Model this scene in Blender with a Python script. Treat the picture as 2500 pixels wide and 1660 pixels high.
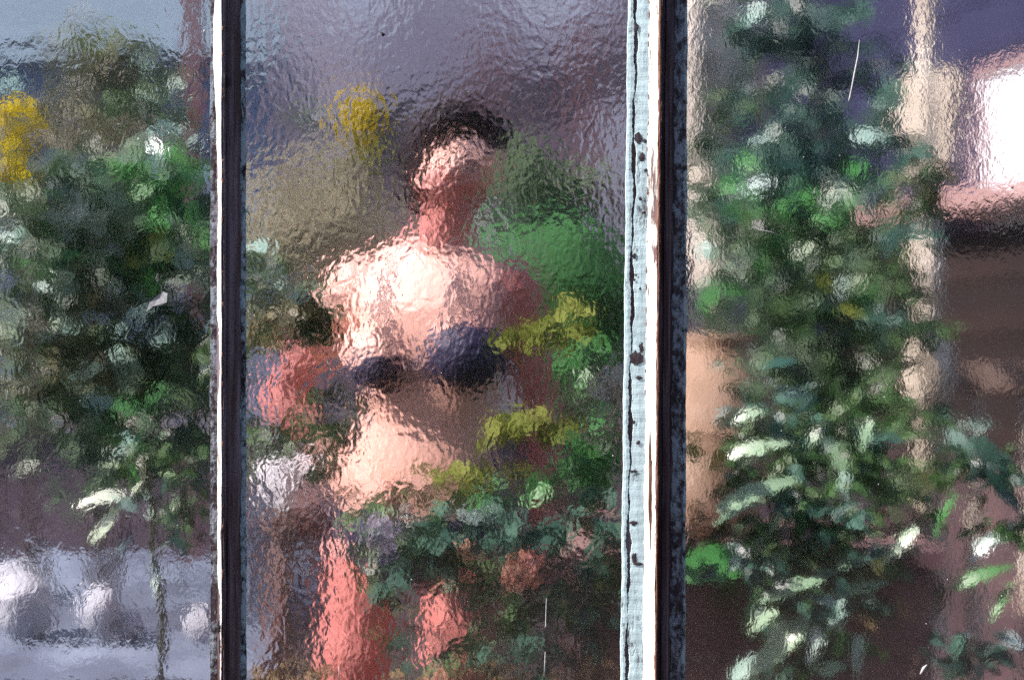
import bpy, bmesh, math, random
import numpy as np
from mathutils import Vector, Matrix, Euler

random.seed(7); np.random.seed(7)
R = math.radians
S = bpy.context.scene
for o in list(bpy.data.objects): bpy.data.objects.remove(o)
COL = S.collection

# ------------------------------------------------------------------ camera
CD, CZ, LENS = 2.05, 1.25, 50.0
cam = bpy.data.cameras.new('camera'); co = bpy.data.objects.new('camera', cam); COL.objects.link(co)
co.location = (0, -CD, CZ); co.rotation_euler = (R(90), 0, 0)
cam.lens = LENS; cam.sensor_width = 36; cam.clip_end = 1000; cam.clip_start = 0.05
cam.dof.use_dof = True; cam.dof.focus_distance = CD; cam.dof.aperture_fstop = 2.8
S.camera = co
# ------------------------------------------------------------------ sky and sun
EL, TILT = 44.0, 13.0          # sun elevation; degrees the sun stands in front of the glass plane
sv = Vector((-math.cos(R(EL))*math.cos(R(TILT)), -math.cos(R(EL))*math.sin(R(TILT)), math.sin(R(EL))))
w = bpy.data.worlds.new('World'); S.world = w; w.use_nodes = True
nt = w.node_tree; nt.nodes.clear()
sk = nt.nodes.new('ShaderNodeTexSky'); sk.sky_type = 'NISHITA'; sk.sun_disc = False
sk.sun_elevation = R(EL); sk.sun_rotation = math.atan2(sv.x, sv.y)
bg = nt.nodes.new('ShaderNodeBackground'); bg.inputs['Strength'].default_value = 0.11
wo = nt.nodes.new('ShaderNodeOutputWorld')
nt.links.new(sk.outputs[0], bg.inputs[0]); nt.links.new(bg.outputs[0], wo.inputs[0])
sun = bpy.data.lights.new('sun', 'SUN'); so = bpy.data.objects.new('sun', sun); COL.objects.link(so)
sun.energy = 5.0; sun.angle = R(0.5); sun.color = (1.0, 0.93, 0.84)
so.rotation_euler = (-sv).to_track_quat('-Z', 'Y').to_euler(); so.location = sv*20
S.view_settings.view_transform = 'Standard'; S.view_settings.look = 'None'
S.view_settings.exposure = 1.0; S.view_settings.gamma = 1
S.view_settings.use_curve_mapping = False
S.cycles.sample_clamp_indirect = 4; S.cycles.max_bounces = 10
S.cycles.transmission_bounces = 8; S.cycles.diffuse_bounces = 2; S.cycles.glossy_bounces = 2; S.cycles.caustics_reflective = False
S.cycles.use_denoising = False; S.cycles.use_adaptive_sampling = True; S.cycles.adaptive_threshold = .025

# ------------------------------------------------------------------ helpers
def KK(y): return (CD+y)*36.0/LENS/2500.0          # metres for one photograph pixel at depth y
def P(px, py, y):
    k = KK(y); return Vector(((px-1250)*k, y, CZ-(py-830)*k))
def tag(o, label=None, cat=None, group=None, kind=None):
    if label: o['label'] = label
    if cat: o['category'] = cat
    if group: o['group'] = group
    if kind: o['kind'] = kind
    return o
def empty(name, loc, label=None, cat=None, group=None):
    o = bpy.data.objects.new(name, None); COL.objects.link(o); o.location = loc
    o.empty_display_size = .05
    return tag(o, label, cat, group)
def link(name, me, mat=None, parent=None, smooth=False):
    if mat and not me.materials: me.materials.append(mat)
    o = bpy.data.objects.new(name, me); COL.objects.link(o)
    if parent:
        o.parent = parent
        o.matrix_parent_inverse = Matrix.Translation(parent.location).inverted() if parent.type == 'EMPTY' and parent.parent is None else Matrix.Identity(4)
    if smooth:
        me.polygons.foreach_set('use_smooth', [True]*len(me.polygons))
    return o
def meshobj(name, verts, faces, mat, parent=None, smooth=False):
    me = bpy.data.meshes.new(name); me.from_pydata([tuple(v) for v in verts], [], faces); me.update()
    return link(name, me, mat, parent, smooth)

class MB:
    def __init__(s): s.v = []; s.f = []
    def add(s, v, f):
        n = len(s.v); s.v += [tuple(p) for p in v]; s.f += [tuple(i+n for i in q) for q in f]; return s
    def box(s, a, b, m=None):
        x0, y0, z0 = a; x1, y1, z1 = b
        v = [Vector(p) for p in ((x0,y0,z0),(x1,y0,z0),(x1,y1,z0),(x0,y1,z0),(x0,y0,z1),(x1,y0,z1),(x1,y1,z1),(x0,y1,z1))]
        if m: v = [m @ p for p in v]
        return s.add(v, [(0,3,2,1),(4,5,6,7),(0,1,5,4),(1,2,6,5),(2,3,7,6),(3,0,4,7)])
    def tube(s, pts, rad, n=8):
        pts = [Vector(p) for p in pts]
        rad = rad if isinstance(rad, (list, tuple)) else [rad]*len(pts)
        v = []; f = []
        for i, p in enumerate(pts):
            d = (pts[min(i+1, len(pts)-1)]-pts[max(i-1, 0)]).normalized()
            u = d.cross(Vector((.31,.9,.2))).normalized(); q = d.cross(u)
            for j in range(n):
                a = 2*math.pi*j/n; v.append(p+(u*math.cos(a)+q*math.sin(a))*rad[i])
        for i in range(len(pts)-1):
            for j in range(n):
                f.append((i*n+j, i*n+(j+1)%n, (i+1)*n+(j+1)%n, (i+1)*n+j))
        f.append(tuple(range(n))[::-1]); f.append(tuple(range((len(pts)-1)*n, len(pts)*n)))
        return s.add(v, f)
    def lathe(s, c, prof, n=28, wob=0):
        c = Vector(c); v = []; f = []
        for (r, z) in prof:
            for j in range(n):
                a = 2*math.pi*j/n; rr = r*(1+wob*math.sin(3*a+z*30))
                v.append(c+Vector((rr*math.cos(a), rr*math.sin(a), z)))
        for i in range(len(prof)-1):
            for j in range(n):
                f.append((i*n+j, i*n+(j+1)%n, (i+1)*n+(j+1)%n, (i+1)*n+j))
        f.append(tuple(range(n))[::-1]); f.append(tuple(range((len(prof)-1)*n, len(prof)*n)))
        return s.add(v, f)
    def ball(s, c, r, nu=16, nv=10, m=None):
        c = Vector(c); r = Vector(r) if not isinstance(r, (int, float)) else Vector((r,r,r))
        v = []; f = []
        for i in range(nv+1):
            t = math.pi*i/nv
            for j in range(nu):
                a = 2*math.pi*j/nu
                p = Vector((r.x*math.sin(t)*math.cos(a), r.y*math.sin(t)*math.sin(a), r.z*math.cos(t)))
                v.append(c+(m @ p if m else p))
        for i in range(nv):
            for j in range(nu):
                f.append((i*nu+j, (i+1)*nu+j, (i+1)*nu+(j+1)%nu, i*nu+(j+1)%nu))
        return s.add(v, f)
    def capsule(s, p0, r0, p1, r1, n=12):
        p0, p1 = Vector(p0), Vector(p1); d = (p1-p0).normalized()
        u = d.cross(Vector((.31,.9,.2))).normalized(); q = d.cross(u); rings = []
        for t in (-88,-60,-30,0): rings.append((p0+d*r0*math.sin(R(t)), r0*math.cos(R(t))))
        for t in (0,30,60,88): rings.append((p1+d*r1*math.sin(R(t)), r1*math.cos(R(t))))
        v = []; f = []
        for c, r in rings:
            for j in range(n):
                a = 2*math.pi*j/n; v.append(c+(u*math.cos(a)+q*math.sin(a))*r)
        for i in range(len(rings)-1):
            for j in range(n):
                f.append((i*n+j, i*n+(j+1)%n, (i+1)*n+(j+1)%n, (i+1)*n+j))
        f.append(tuple(range(n))[::-1]); f.append(tuple(range((len(rings)-1)*n, len(rings)*n)))
        return s.add(v, f)
    def build(s, name, mat, parent=None, smooth=False):
        return meshobj(name, s.v, s.f, mat, parent, smooth)

# ------------------------------------------------------------------ materials
def newmat(name):
    m = bpy.data.materials.new(name); m.use_nodes = True; n = m.node_tree
    return m, n, n.nodes['Principled BSDF'], n.nodes['Material Output']
def N(n, t, **kw):
    x = n.nodes.new(t)
    for k, v in kw.items(): setattr(x, k, v)
    return x
def coords(n, scale=(1,1,1)):
    tc = N(n, 'ShaderNodeTexCoord'); mp = N(n, 'ShaderNodeMapping'); mp.inputs['Scale'].default_value = scale
    n.links.new(tc.outputs['Object'], mp.inputs[0]); return mp.outputs[0]
def noise(n, vec, scale, detail=3, rough=.55, dist=0):
    x = N(n, 'ShaderNodeTexNoise'); x.inputs['Scale'].default_value = scale; x.inputs['Detail'].default_value = detail
    x.inputs['Roughness'].default_value = rough; x.inputs['Distortion'].default_value = dist
    n.links.new(vec, x.inputs['Vector']); return x.outputs['Fac']
def ramp(n, fac, stops, interp='LINEAR'):
    r = N(n, 'ShaderNodeValToRGB'); r.color_ramp.interpolation = interp
    while len(r.color_ramp.elements) < len(stops): r.color_ramp.elements.new(.5)
    for e, (p, c) in zip(r.color_ramp.elements, stops): e.position = p; e.color = (*c, 1) if len(c) == 3 else c
    n.links.new(fac, r.inputs[0]); return r.outputs[0]
def bump(n, h, dist, strength=1, normal=None):
    b = N(n, 'ShaderNodeBump'); b.inputs['Distance'].default_value = dist; b.inputs['Strength'].default_value = strength
    n.links.new(h, b.inputs['Height'])
    if normal: n.links.new(normal, b.inputs['Normal'])
    return b.outputs[0]
def mottled(name, cols, scale=8, rough=.8, bmp=.002, stretch=(1,1,1), spec=.3, detail=5, pos=(.3,.5,.7)):
    m, n, b, o = newmat(name); v = coords(n, stretch)
    f = noise(n, v, scale, detail)
    st = [(pos[min(i, len(pos)-1)] if len(cols) == 3 else .32+.36*i/max(1, len(cols)-1), c) for i, c in enumerate(cols)]
    n.links.new(ramp(n, f, st), b.inputs['Base Color'])
    b.inputs['Roughness'].default_value = rough; b.inputs['Specular IOR Level'].default_value = spec
    if bmp: n.links.new(bump(n, noise(n, v, scale*5, 4), bmp), b.inputs['Normal'])
    return m
def peel(name, paint, under, thr=.5, scale=60, soft=.05, stretch=(1,1,.4), rough=.6, bmp=.0015):
    """old paint worn through to what lies under it, in flecks with a shape of their own"""
    m, n, b, o = newmat(name); v = coords(n, stretch)
    f = noise(n, v, scale, 6, .62); g = noise(n, v, scale*.16, 3)
    ad = N(n, 'ShaderNodeMath', operation='MULTIPLY_ADD'); ad.inputs[1].default_value = .7
    n.links.new(g, ad.inputs[0]); n.links.new(f, ad.inputs[2])
    sub = N(n, 'ShaderNodeMath', operation='SUBTRACT'); sub.inputs[1].default_value = .35
    n.links.new(ad.outputs[0], sub.inputs[0])
    fac = ramp(n, sub.outputs[0], [(thr-soft, (0,0,0)), (thr+soft, (1,1,1))])
    pn = noise(n, v, scale*.5, 4)
    pc = ramp(n, pn, [(.25, tuple(c*.8 for c in paint)), (.75, paint)])
    uc = ramp(n, noise(n, v, scale*1.3, 4), [(.3, tuple(c*.45 for c in under)), (.7, tuple(c*1.3 for c in under))])
    mx = N(n, 'ShaderNodeMix', data_type='RGBA'); n.links.new(fac, mx.inputs['Factor'])
    n.links.new(uc, mx.inputs[6]); n.links.new(pc, mx.inputs[7])
    n.links.new(mx.outputs[2], b.inputs['Base Color'])
    n.links.new(bump(n, fac, bmp*.5, 1, bump(n, f, bmp)), b.inputs['Normal'])
    b.inputs['Roughness'].default_value = rough; b.inputs['Specular IOR Level'].default_value = .25
    return m
def leafmat(name, dark, mid, light, rough=.38, spec=.5, trans=.25):
    m, n, b, o = newmat(name)
    ge = N(n, 'ShaderNodeNewGeometry'); oi = N(n, 'ShaderNodeObjectInfo')
    ad = N(n, 'ShaderNodeMath', operation='ADD'); fr = N(n, 'ShaderNodeMath', operation='FRACT')
    n.links.new(ge.outputs['Random Per Island'], ad.inputs[0]); n.links.new(oi.outputs['Random'], ad.inputs[1]); n.links.new(ad.outputs[0], fr.inputs[0])
    c = ramp(n, fr.outputs[0], [(0, dark), (.55, mid), (1, light)])
    n.links.new(c, b.inputs['Base Color']); b.inputs['Roughness'].default_value = rough
    b.inputs['Specular IOR Level'].default_value = spec
    tr = N(n, 'ShaderNodeBsdfTranslucent'); mx = N(n, 'ShaderNodeMixShader'); mx.inputs[0].default_value = trans
    n.links.new(c, tr.inputs[0]); n.links.new(b.outputs[0], mx.inputs[1]); n.links.new(tr.outputs[0], mx.inputs[2])
    n.links.new(mx.outputs[0], o.inputs[0])
    return m
def glassmat(name, layers, rough=0.0, tint=(.978,.945,.982)):
    """rolled glass: layers of (mapping scale, noise scale, detail, distortion, height)"""
    m, n, b, o = newmat(name); n.nodes.remove(b)
    g = N(n, 'ShaderNodeBsdfGlass'); g.inputs['IOR'].default_value = 1.5; g.inputs['Roughness'].default_value = rough
    g.inputs['Color'].default_value = (*tint, 1)
    nm = None
    for (st, sc, de, di, h) in layers:
        nm = bump(n, noise(n, coords(n, st), sc, de, .5, di), h, 1, nm)
    if nm: n.links.new(nm, g.inputs['Normal'])
    n.links.new(g.outputs[0], o.inputs[0]); return m

GL_FLAT = glassmat('glass_smooth_side', [])
GL_LEFT = glassmat('glass_brushed_ripple', [((1,1,1), 14, 1, .6, .0012), ((1.1,1,.85), 64, 2, .8, .00044), ((1.2,1,.8), 200, 2, .2, .00012)], .10)
GL_MID = glassmat('glass_hammered', [((1,1,.8), 16, 1, .3, .0013), ((1.1,1,.85), 86, 1, .3, .00108), ((1.1,1,.8), 230, 1.5, .1, .00019)], .155)
GL_RIGHT = glassmat('glass_fine_reed', [((1,1,.9), 11, 1, .3, .0009), ((1.15,1,.9), 75, 2, .6, .00030), ((1.3,1,.7), 230, 2, .2, .00011)], .10)
TIMBER = peel('old_dark_timber', (.21,.16,.19), (.095,.052,.058), .53, 110, .10, (1,1,.05), .5)
WHITE = peel('flaking_white_paint', (.80,.79,.77), (.16,.10,.10), .36, 90, .05, (1,1,.22))
BLUEPUT = peel('weathered_pale_blue_paint', (.66,.84,.91), (.07,.055,.07), .335, 75, .06, (1,1,.45))
SPECK = peel('worn_shaded_blue_putty', (.28,.31,.37), (.05,.034,.044), .51, 150, .09, (1,1,.6))  # worn speckle; its dark tone also paints the shade right of the bar
SPECKB = peel('shaded_pale_putty', (.36,.46,.52), (.02,.014,.022), .44, 150, .09, (1,1,.6))  # speckled putty, darkened to paint in the shade on the bar's right side
RUST = mottled('rusty_edge', [(.06,.02,.015),(.20,.08,.05),(.35,.20,.15)], 120, .7, .001, (1,1,.2))
BARE = mottled('bare_crumbled_putty', [(.03,.02,.028),(.06,.045,.055),(.10,.08,.09)], 220, .9, .0006)
DRIP = mottled('dried_white_drip', [(.35,.35,.37),(.45,.45,.47),(.6,.6,.62)], 300, .7, 0)
DEBRIS = mottled('dark_speck', [(.02,.012,.02),(.03,.02,.03),(.05,.03,.04)], 300, .8, 0)
SKIN, n_, b_, o_ = newmat('skin')      # pale trunk; shade painted as darker red on arms, neck, legs, right side
def mth(op, a, b=None):
    x = N(n_, 'ShaderNodeMath', operation=op)
    for q, v in ((0, a), (1, b)):
        if v is None: continue
        if isinstance(v, (int, float)): x.inputs[q].default_value = v
        else: n_.links.new(v, x.inputs[q])
    return x.outputs[0]
def mrange(v, a, b):
    x = N(n_, 'ShaderNodeMapRange', interpolation_type='SMOOTHSTEP'); n_.links.new(v, x.inputs[0]); x.inputs[1].default_value = a; x.inputs[2].default_value = b
    return x.outputs[0]
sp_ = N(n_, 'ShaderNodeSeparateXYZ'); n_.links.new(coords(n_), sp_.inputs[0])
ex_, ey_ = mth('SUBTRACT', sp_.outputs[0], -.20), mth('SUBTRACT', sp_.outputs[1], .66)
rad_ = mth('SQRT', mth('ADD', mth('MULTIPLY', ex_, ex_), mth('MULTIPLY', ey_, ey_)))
shade_red_ = mth('MAXIMUM', mth('MAXIMUM', mrange(rad_, .155, .215), mth('MULTIPLY', mth('MINIMUM', mrange(sp_.outputs[2], 1.395, 1.45), mrange(sp_.outputs[2], 1.58, 1.52)), .95)), mth('MULTIPLY', mrange(sp_.outputs[2], .92, .80), 1.0))
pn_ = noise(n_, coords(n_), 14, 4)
mx_ = N(n_, 'ShaderNodeMix', data_type='RGBA'); n_.links.new(shade_red_, mx_.inputs['Factor'])
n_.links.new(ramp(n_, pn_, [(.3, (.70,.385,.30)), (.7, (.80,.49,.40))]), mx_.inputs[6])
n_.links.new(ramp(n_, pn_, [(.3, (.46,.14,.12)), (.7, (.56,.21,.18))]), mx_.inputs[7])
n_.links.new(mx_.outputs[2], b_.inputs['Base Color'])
b_.inputs['Roughness'].default_value = .45; b_.inputs['Subsurface Weight'].default_value = 0
b_.inputs['Subsurface Radius'].default_value = (.03,.010,.006); b_.inputs['Subsurface Scale'].default_value = .6
NAVY = mottled('dark_navy_cloth', [(.010,.010,.03),(.018,.018,.05),(.035,.035,.08)], 40, .55, .001)
HAIR = mottled('dark_hair', [(.008,.005,.010),(.018,.010,.016),(.04,.022,.026)], 60, .6, .001, (1,1,.2), .25)
LIPS = mottled('lips', [(.4,.12,.11),(.45,.14,.13),(.5,.17,.15)], 60, .4, 0)
EYEM = mottled('eye', [(.03,.02,.02),(.04,.03,.03),(.05,.03,.03)], 60, .15, 0)

L_DARK = leafmat('leaf_dark_green', (.022,.050,.018), (.045,.115,.030), (.12,.21,.085))
L_GREY = leafmat('leaf_grey_green', (.035,.075,.035), (.075,.15,.07), (.19,.28,.17), .45)
L_FERN = leafmat('leaf_soft_teal', (.028,.080,.058), (.042,.108,.076), (.065,.15,.105), .7, .2)
L_BROAD = leafmat('leaf_broad_green', (.055,.17,.055), (.065,.205,.065), (.085,.25,.085), .6, .2, .35)
L_MUTED = leafmat('leaf_muted_green', (.075,.125,.06), (.10,.17,.085), (.14,.21,.11), .7, .2, .35)
L_STRAP = leafmat('leaf_mint_strap', (.17,.31,.18), (.25,.41,.25), (.36,.51,.34), .35, .6)
L_GREEN = leafmat('leaf_bright_green', (.035,.14,.03), (.055,.24,.055), (.13,.36,.12), .42)
L_TEAL = leafmat('leaf_blue_green', (.014,.042,.034), (.030,.092,.066), (.085,.19,.14))
L_OLIVE = leafmat('leaf_olive_grey', (.25,.24,.15), (.39,.36,.23), (.50,.47,.33), .6, .3)
L_LIME = leafmat('leaf_lime', (.13,.17,.025), (.175,.215,.035), (.23,.27,.055), .7, .2)
L_MOSS = leafmat('leaf_moss', (.045,.05,.018), (.07,.085,.028), (.13,.13,.05))
L_PALE = leafmat('leaf_pale_glossy', (.28,.40,.24), (.44,.56,.38), (.62,.70,.56), .22, .8)
L_AQUA = leafmat('leaf_pale_aqua', (.26,.44,.36), (.38,.57,.48), (.55,.70,.63), .25, .7)
L_STRAW = leafmat('dry_straw_leaf', (.16,.12,.06), (.28,.21,.11), (.42,.32,.18), .7, .2)
F_YEL = leafmat('yellow_petal', (.66,.52,.005), (.76,.64,.008), (.82,.72,.03), .6, .2, .45)
F_SALM = leafmat('salmon_petal', (.62,.28,.18), (.74,.38,.26), (.82,.50,.36), .6, .2)
F_LILAC = leafmat('pale_lilac_petal', (.30,.28,.36), (.42,.40,.48), (.55,.52,.58), .6, .2)
F_RED = leafmat('crimson_petal', (.30,.04,.07), (.42,.08,.11), (.6,.18,.2), .6, .2)
F_WHITE = leafmat('cream_petal', (.55,.60,.52), (.68,.72,.66), (.8,.82,.78), .6, .2)
BARK = mottled('brown_stem', [(.03,.02,.02),(.06,.045,.04),(.1,.08,.06)], 60, .8, .001)

# ================================================================== the setting
g = MB(); nG = 40
gv = [(-150+300*i/nG, -100+260*j/nG, 0) for j in range(nG+1) for i in range(nG+1)]
gf = [(j*(nG+1)+i, j*(nG+1)+i+1, (j+1)*(nG+1)+i+1, (j+1)*(nG+1)+i) for j in range(nG) for i in range(nG)]
ground = meshobj('ground', gv, gf, mottled('trodden_earth', [(.045,.035,.03),(.07,.055,.048),(.12,.095,.08)], 3, .95, .01))
tag(ground, 'brown trodden earth of the garden bed', kind='structure')

def added_hedge_mass():  # unseen leafy mass added behind the camera to keep sky glare off the panes
    V = []; F = []; rs = random.Random(5)
    nx, nz = 90, 24
    for j in range(nz+1):
        for i in range(nx+1):
            x = -13+26*i/nx; z = 4.6*j/nz
            top = 4.4+.35*math.sin(x*1.1)+.25*math.sin(x*2.7+1)
            V.append((x, -7.2+.25*math.sin(x*1.9+z)+.2*math.sin(z*3.1-x)+rs.uniform(-.12,.12), min(z, top)))
    for j in range(nz):
        for i in range(nx): a_ = j*(nx+1)+i; F.append((a_, a_+1, a_+nx+2, a_+nx+1))
    for _ in range(9000):
        x = rs.uniform(-13,13); z = rs.uniform(0,1)**.8*4.7; y = -7.0+rs.uniform(-.35,.3); b0 = len(V)
        u = Vector((rs.gauss(0,1),rs.gauss(0,1),rs.gauss(0,1))).normalized()*.10; q = Vector((rs.gauss(0,1),rs.gauss(0,1),rs.gauss(0,1))).normalized()*.06
        c = Vector((x,y,z)); V += [tuple(c-u), tuple(c+q), tuple(c+u), tuple(c-q)]; F.append((b0,b0+1,b0+2,b0+3))
    o = meshobj('added_hedge', V, F, L_DARK); tag(o, 'unseen dark leafy mass added behind the camera to block sky glare in the panes', kind='stuff')

def boards(root, name, mat, p0, ux, W, H, n, thick=.02, base_z=0., back=.05):
    """a wall of lapped boards: each board a part; p0 corner, ux unit vector along the wall"""
    ux = Vector(ux).normalized(); un = Vector((ux.y, -ux.x, 0))       # un points out of the wall
    M = Matrix(((ux.x, -un.x, 0, p0[0]), (ux.y, -un.y, 0, p0[1]), (0, 0, 1, base_z), (0, 0, 0, 1)))
    h = H/n
    bm = MB(); a = 0
    bm.add([(0,-.004,0),(W,-.004,0),(W,0.02,0),(0,.02,0),(0,.004,h-.004),(W,.004,h-.004),(W,.02,h-.004),(0,.02,h-.004)],
           [(0,3,2,1),(4,5,6,7),(0,1,5,4),(1,2,6,5),(2,3,7,6),(3,0,4,7)])
    me = bpy.data.meshes.new(name); me.from_pydata(bm.v, [], bm.f); me.materials.append(mat); me.update()
    for i in range(n):
        o = link(name, me, None, root)
        o.matrix_basis = Matrix.Translation((0,0,0)) @ M @ Matrix.Translation((0,0,h*i))
    MB().box((0,.021,0),(W,back,H), M).build('backing', mat, root)
    return M

# pale blue shed behind the left pane
shed = empty('garden_shed', P(150, 830, 3.6)-Vector((0,0,P(150,830,3.6).z)), 'blue grey boarded shed behind the leaves of the left pane', 'shed')
BLUEW = mottled('blue_grey_boards', [(.13,.19,.31),(.18,.25,.38),(.25,.33,.45)], 5, .7, .002, (1,1,4))
a = P(-500, 0, 3.6); b = P(640, 0, 3.6)
boards(shed, 'board', BLUEW, (a.x, 3.6), (1,0,0), b.x-a.x, 2.35, 15)
FASC = mottled('pale_blue_fascia', [(.32,.44,.52),(.38,.52,.60),(.45,.58,.65)], 5, .6, .002, (1,1,4))
MB().box((a.x-.1, 3.50, 2.36), (b.x+.05, 3.72, 2.75)).build('fascia', FASC, shed)

# grey rendered wall behind the middle pane
wall = MB(); a = P(560, 0, 4.4); b = P(1640, 0, 4.4)
wall.box((a.x, 4.4, 0), (b.x, 4.6, 3.6))
gw = wall.build('garden_wall', mottled('mauve_grey_render', [(.15,.115,.15),(.27,.265,.33),(.46,.51,.58)], 1.3, .9, .004, (1,1,.55), pos=(.40,.5,.60)))
tag(gw, 'tall grey rendered wall behind the middle pane', 'wall')
nsh = empty('navy_shed', P(1900,830,4.2)-Vector((0,0,P(1900,830,4.2).z)), 'dark navy boarded shed behind the tall shrub of the right pane', 'shed')
a = P(1645, 0, 4.2); b = P(2420, 0, 4.2)
boards(nsh, 'board', mottled('navy_violet_boards', [(.030,.030,.075),(.05,.048,.11),(.08,.075,.15)], 4, .7, .002, (1,1,3)), (a.x, 4.2), (1,0,0), b.x-a.x, 3.4, 20)
beam = MB(); q0 = P(900, 285, 3.4); q1 = P(1680, 60, 3.4)
dv = (q1-q0).normalized(); up = Vector((-dv.z, 0, dv.x))
v = [q0, q1, q1-up*.17, q0-up*.17]; v = v+[p+Vector((0,.14,0)) for p in v]
bo = MB().add(v, [(0,1,2,3),(7,6,5,4),(0,4,5,1),(1,5,6,2),(2,6,7,3),(3,7,4,0)])
root = empty('pergola', (q1.x+.3, 3.47, 0), 'dark pergola with a sloping beam behind the head of the person', 'pergola')
DKB = mottled('dark_blue_black_timber', [(.055,.05,.075),(.085,.078,.105),(.13,.115,.14)], 12, .8, .003, (.3,1,1))
bo.build('beam', DKB, root)
MB().box((q1.x-.10, 3.56, 0), (q1.x+.04, 3.68, q1.z)).build('post', DKB, root)
MB().box((q0.x-.04, 3.56, 0), (q0.x+.06, 3.64, q0.z-.04)).build('post', DKB, root)

PALEB = mottled('pale_mauve_brace', [(.32,.28,.33),(.40,.37,.42),(.50,.48,.52)], 10, .8, .003)
MAR = mottled('maroon_timber', [(.10,.04,.05),(.15,.07,.075),(.22,.12,.12)], 10, .8, .003)
for (xa, ya, xb, yb, wd, mt) in ((600,-120,850,262,.075,PALEB), (690,-160,905,240,.045,PALEB), (1195,60,1185,480,.07,MAR), (1420,40,1440,520,.09,MAR)):
    e0, e1 = P(xa,ya,3.3), P(xb,yb,3.3); dd = (e1-e0).normalized(); sd = Vector((dd.z,0,-dd.x))*wd*.5
    vv = [e0-sd, e1-sd, e1+sd, e0+sd]; vv = vv+[p+Vector((0,.05,0)) for p in vv]
    MB().add(vv, [(0,1,2,3),(7,6,5,4),(0,4,5,1),(1,5,6,2),(2,6,7,3),(3,7,4,0)]).build('brace', mt, root)

# low earth-brown brick wall right across the back
BRICK = mottled('mauve_brown_brick', [(.11,.085,.115),(.16,.13,.165),(.23,.19,.22)], 9, .9, .003)
lw = empty('low_brick_wall', (0, 3.0, 0), 'low mauve brown brick wall behind the benches', 'wall')
MB().box((-2.6, 3.012, 0), (1.6, 3.2, .90)).build('mortar', mottled('mortar', [(.13,.11,.125),(.16,.14,.15),(.19,.17,.17)], 20, .9, .002), lw)
bmz = bpy.data.meshes.new('brick'); m_ = MB().box((0,0,0),(.205,.02,.062)); bmz.from_pydata(m_.v, [], m_.f); bmz.materials.append(BRICK); bmz.update()
for r in range(6, 12):
    for c in range(19):
        x = -2.55+c*.215+(.107 if r % 2 else 0)
        o = link('brick', bmz, None, lw); o.location = (x, 2.998+random.uniform(-.003,.003), .012+r*.074)
MB().box((-2.62, 2.97, .902), (1.62, 3.23, .95)).build('coping', mottled('stone_coping', [(.16,.14,.14),(.2,.18,.18),(.26,.23,.22)], 9, .9, .003), lw)

# concrete staging bench on the left
bench = empty('staging_bench', (-1.0, 1.0, 0), 'blue grey concrete staging bench low behind the left pane', 'bench')
CONC = mottled('blue_grey_concrete', [(.06,.065,.09),(.10,.125,.175),(.20,.25,.32)], 4, .7, .003)
MB().box((-2.1, .50, .575), (-.47, 2.0, .64)).build('slab', CONC, bench)
for x in (-1.6, -.62):
    MB().box((x, .60, 0), (x+.09, 1.45, .573)).build('support', CONC, bench)
MB().box((-1.7, .53, .46), (-.49, .56, .573)).build('rail', BARK, bench)

# brown timber staging on the right
st = empty('potting_bench', (1.0, .9, 0), 'plain brown timber potting bench low behind the right pane', 'bench')
BRN = mottled('mauve_brown_timber', [(.13,.078,.085),(.22,.135,.13),(.36,.24,.19)], 5, .75, .002, (.8,1,1.2))
MB().box((.10, .84, .785), (.88, 1.30, .825)).build('top', BRN, st)
for i, z in enumerate((.60, .42, .24)):
    MB().box((.12, .87, z), (.865, .89, z+.175)).build('fascia_board', BRN, st)
for x in (.12, .80):
    for y in (.895, 1.23):
        MB().box((x, y, 0), (x+.06, y+.06, .783)).build('leg', BRN, st)

# veranda on the right
ver = empty('veranda_house', (P(2400,0,2.6).x, 2.6, 0), 'dark brown boarded house with white window at far right', 'house')
NAVW = mottled('dark_navy_boards', [(.009,.010,.035),(.016,.018,.055),(.028,.032,.08)], 5, .7, .002, (1,1,4))
DBR = mottled('dark_brown_boards', [(.009,.005,.005),(.016,.009,.008),(.026,.015,.012)], 6, .65, .002, (.4,1,2))
va, vb = P(2060, 0, 3.3), P(2760, 0, 1.9)
ux = Vector((vb.x-va.x, vb.y-va.y, 0)); VW = ux.length; ux.normalize()
Mh = boards(ver, 'board', DBR, (va.x, va.y), ux, VW, 1.62, 9)
MB().box((-.3,-.06,0),(VW,-.006,.86),Mh).build('plinth', mottled('mauve_plinth', [(.04,.024,.03),(.065,.04,.046),(.13,.085,.08)], 4, .8, .003), ver)
boards(ver, 'upper_board', NAVW, (va.x, va.y), ux, VW, 1.6, 9, base_z=1.63)
def onwall(px, py, off=0.0):
    """where the sight line of a photograph pixel meets the veranda wall: (along, height)"""
    un = Vector((ux.y, -ux.x, 0)); c = Vector((0,-CD,CZ)); d = P(px,py,1)-c
    t = ((Vector((va.x,va.y,0))+un*off-c).dot(un))/d.dot(un); q = c+d*t
    return (q-Vector((va.x,va.y,0))).dot(ux), q.z
WPAINT = mottled('white_window_blind', [(.50,.53,.56),(.58,.61,.64),(.66,.68,.70)], 4, .6, .001)
PINKW = mottled('pinkish_white_frame', [(.26,.16,.15),(.36,.23,.21),(.46,.33,.30)], 10, .6, .002)
CREAM = mottled('cream_paint', [(.24,.19,.14),(.48,.43,.34),(.68,.63,.54)], 26, .6, .003, (1,1,.3))
x0, z1 = onwall(2425, 185); x1, z0 = onwall(2640, 500)
win = MB().box((x0-.025,-.05,z0-.025),(x0,-.008,z1+.025),Mh).box((x1,-.05,z0-.025),(x1+.025,-.008,z1+.025),Mh).box((x0,-.05,z1),(x1,-.008,z1+.025),Mh).box((x0,-.05,z0-.025),(x1,-.008,z0),Mh).build('window', PINKW, ver)
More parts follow.
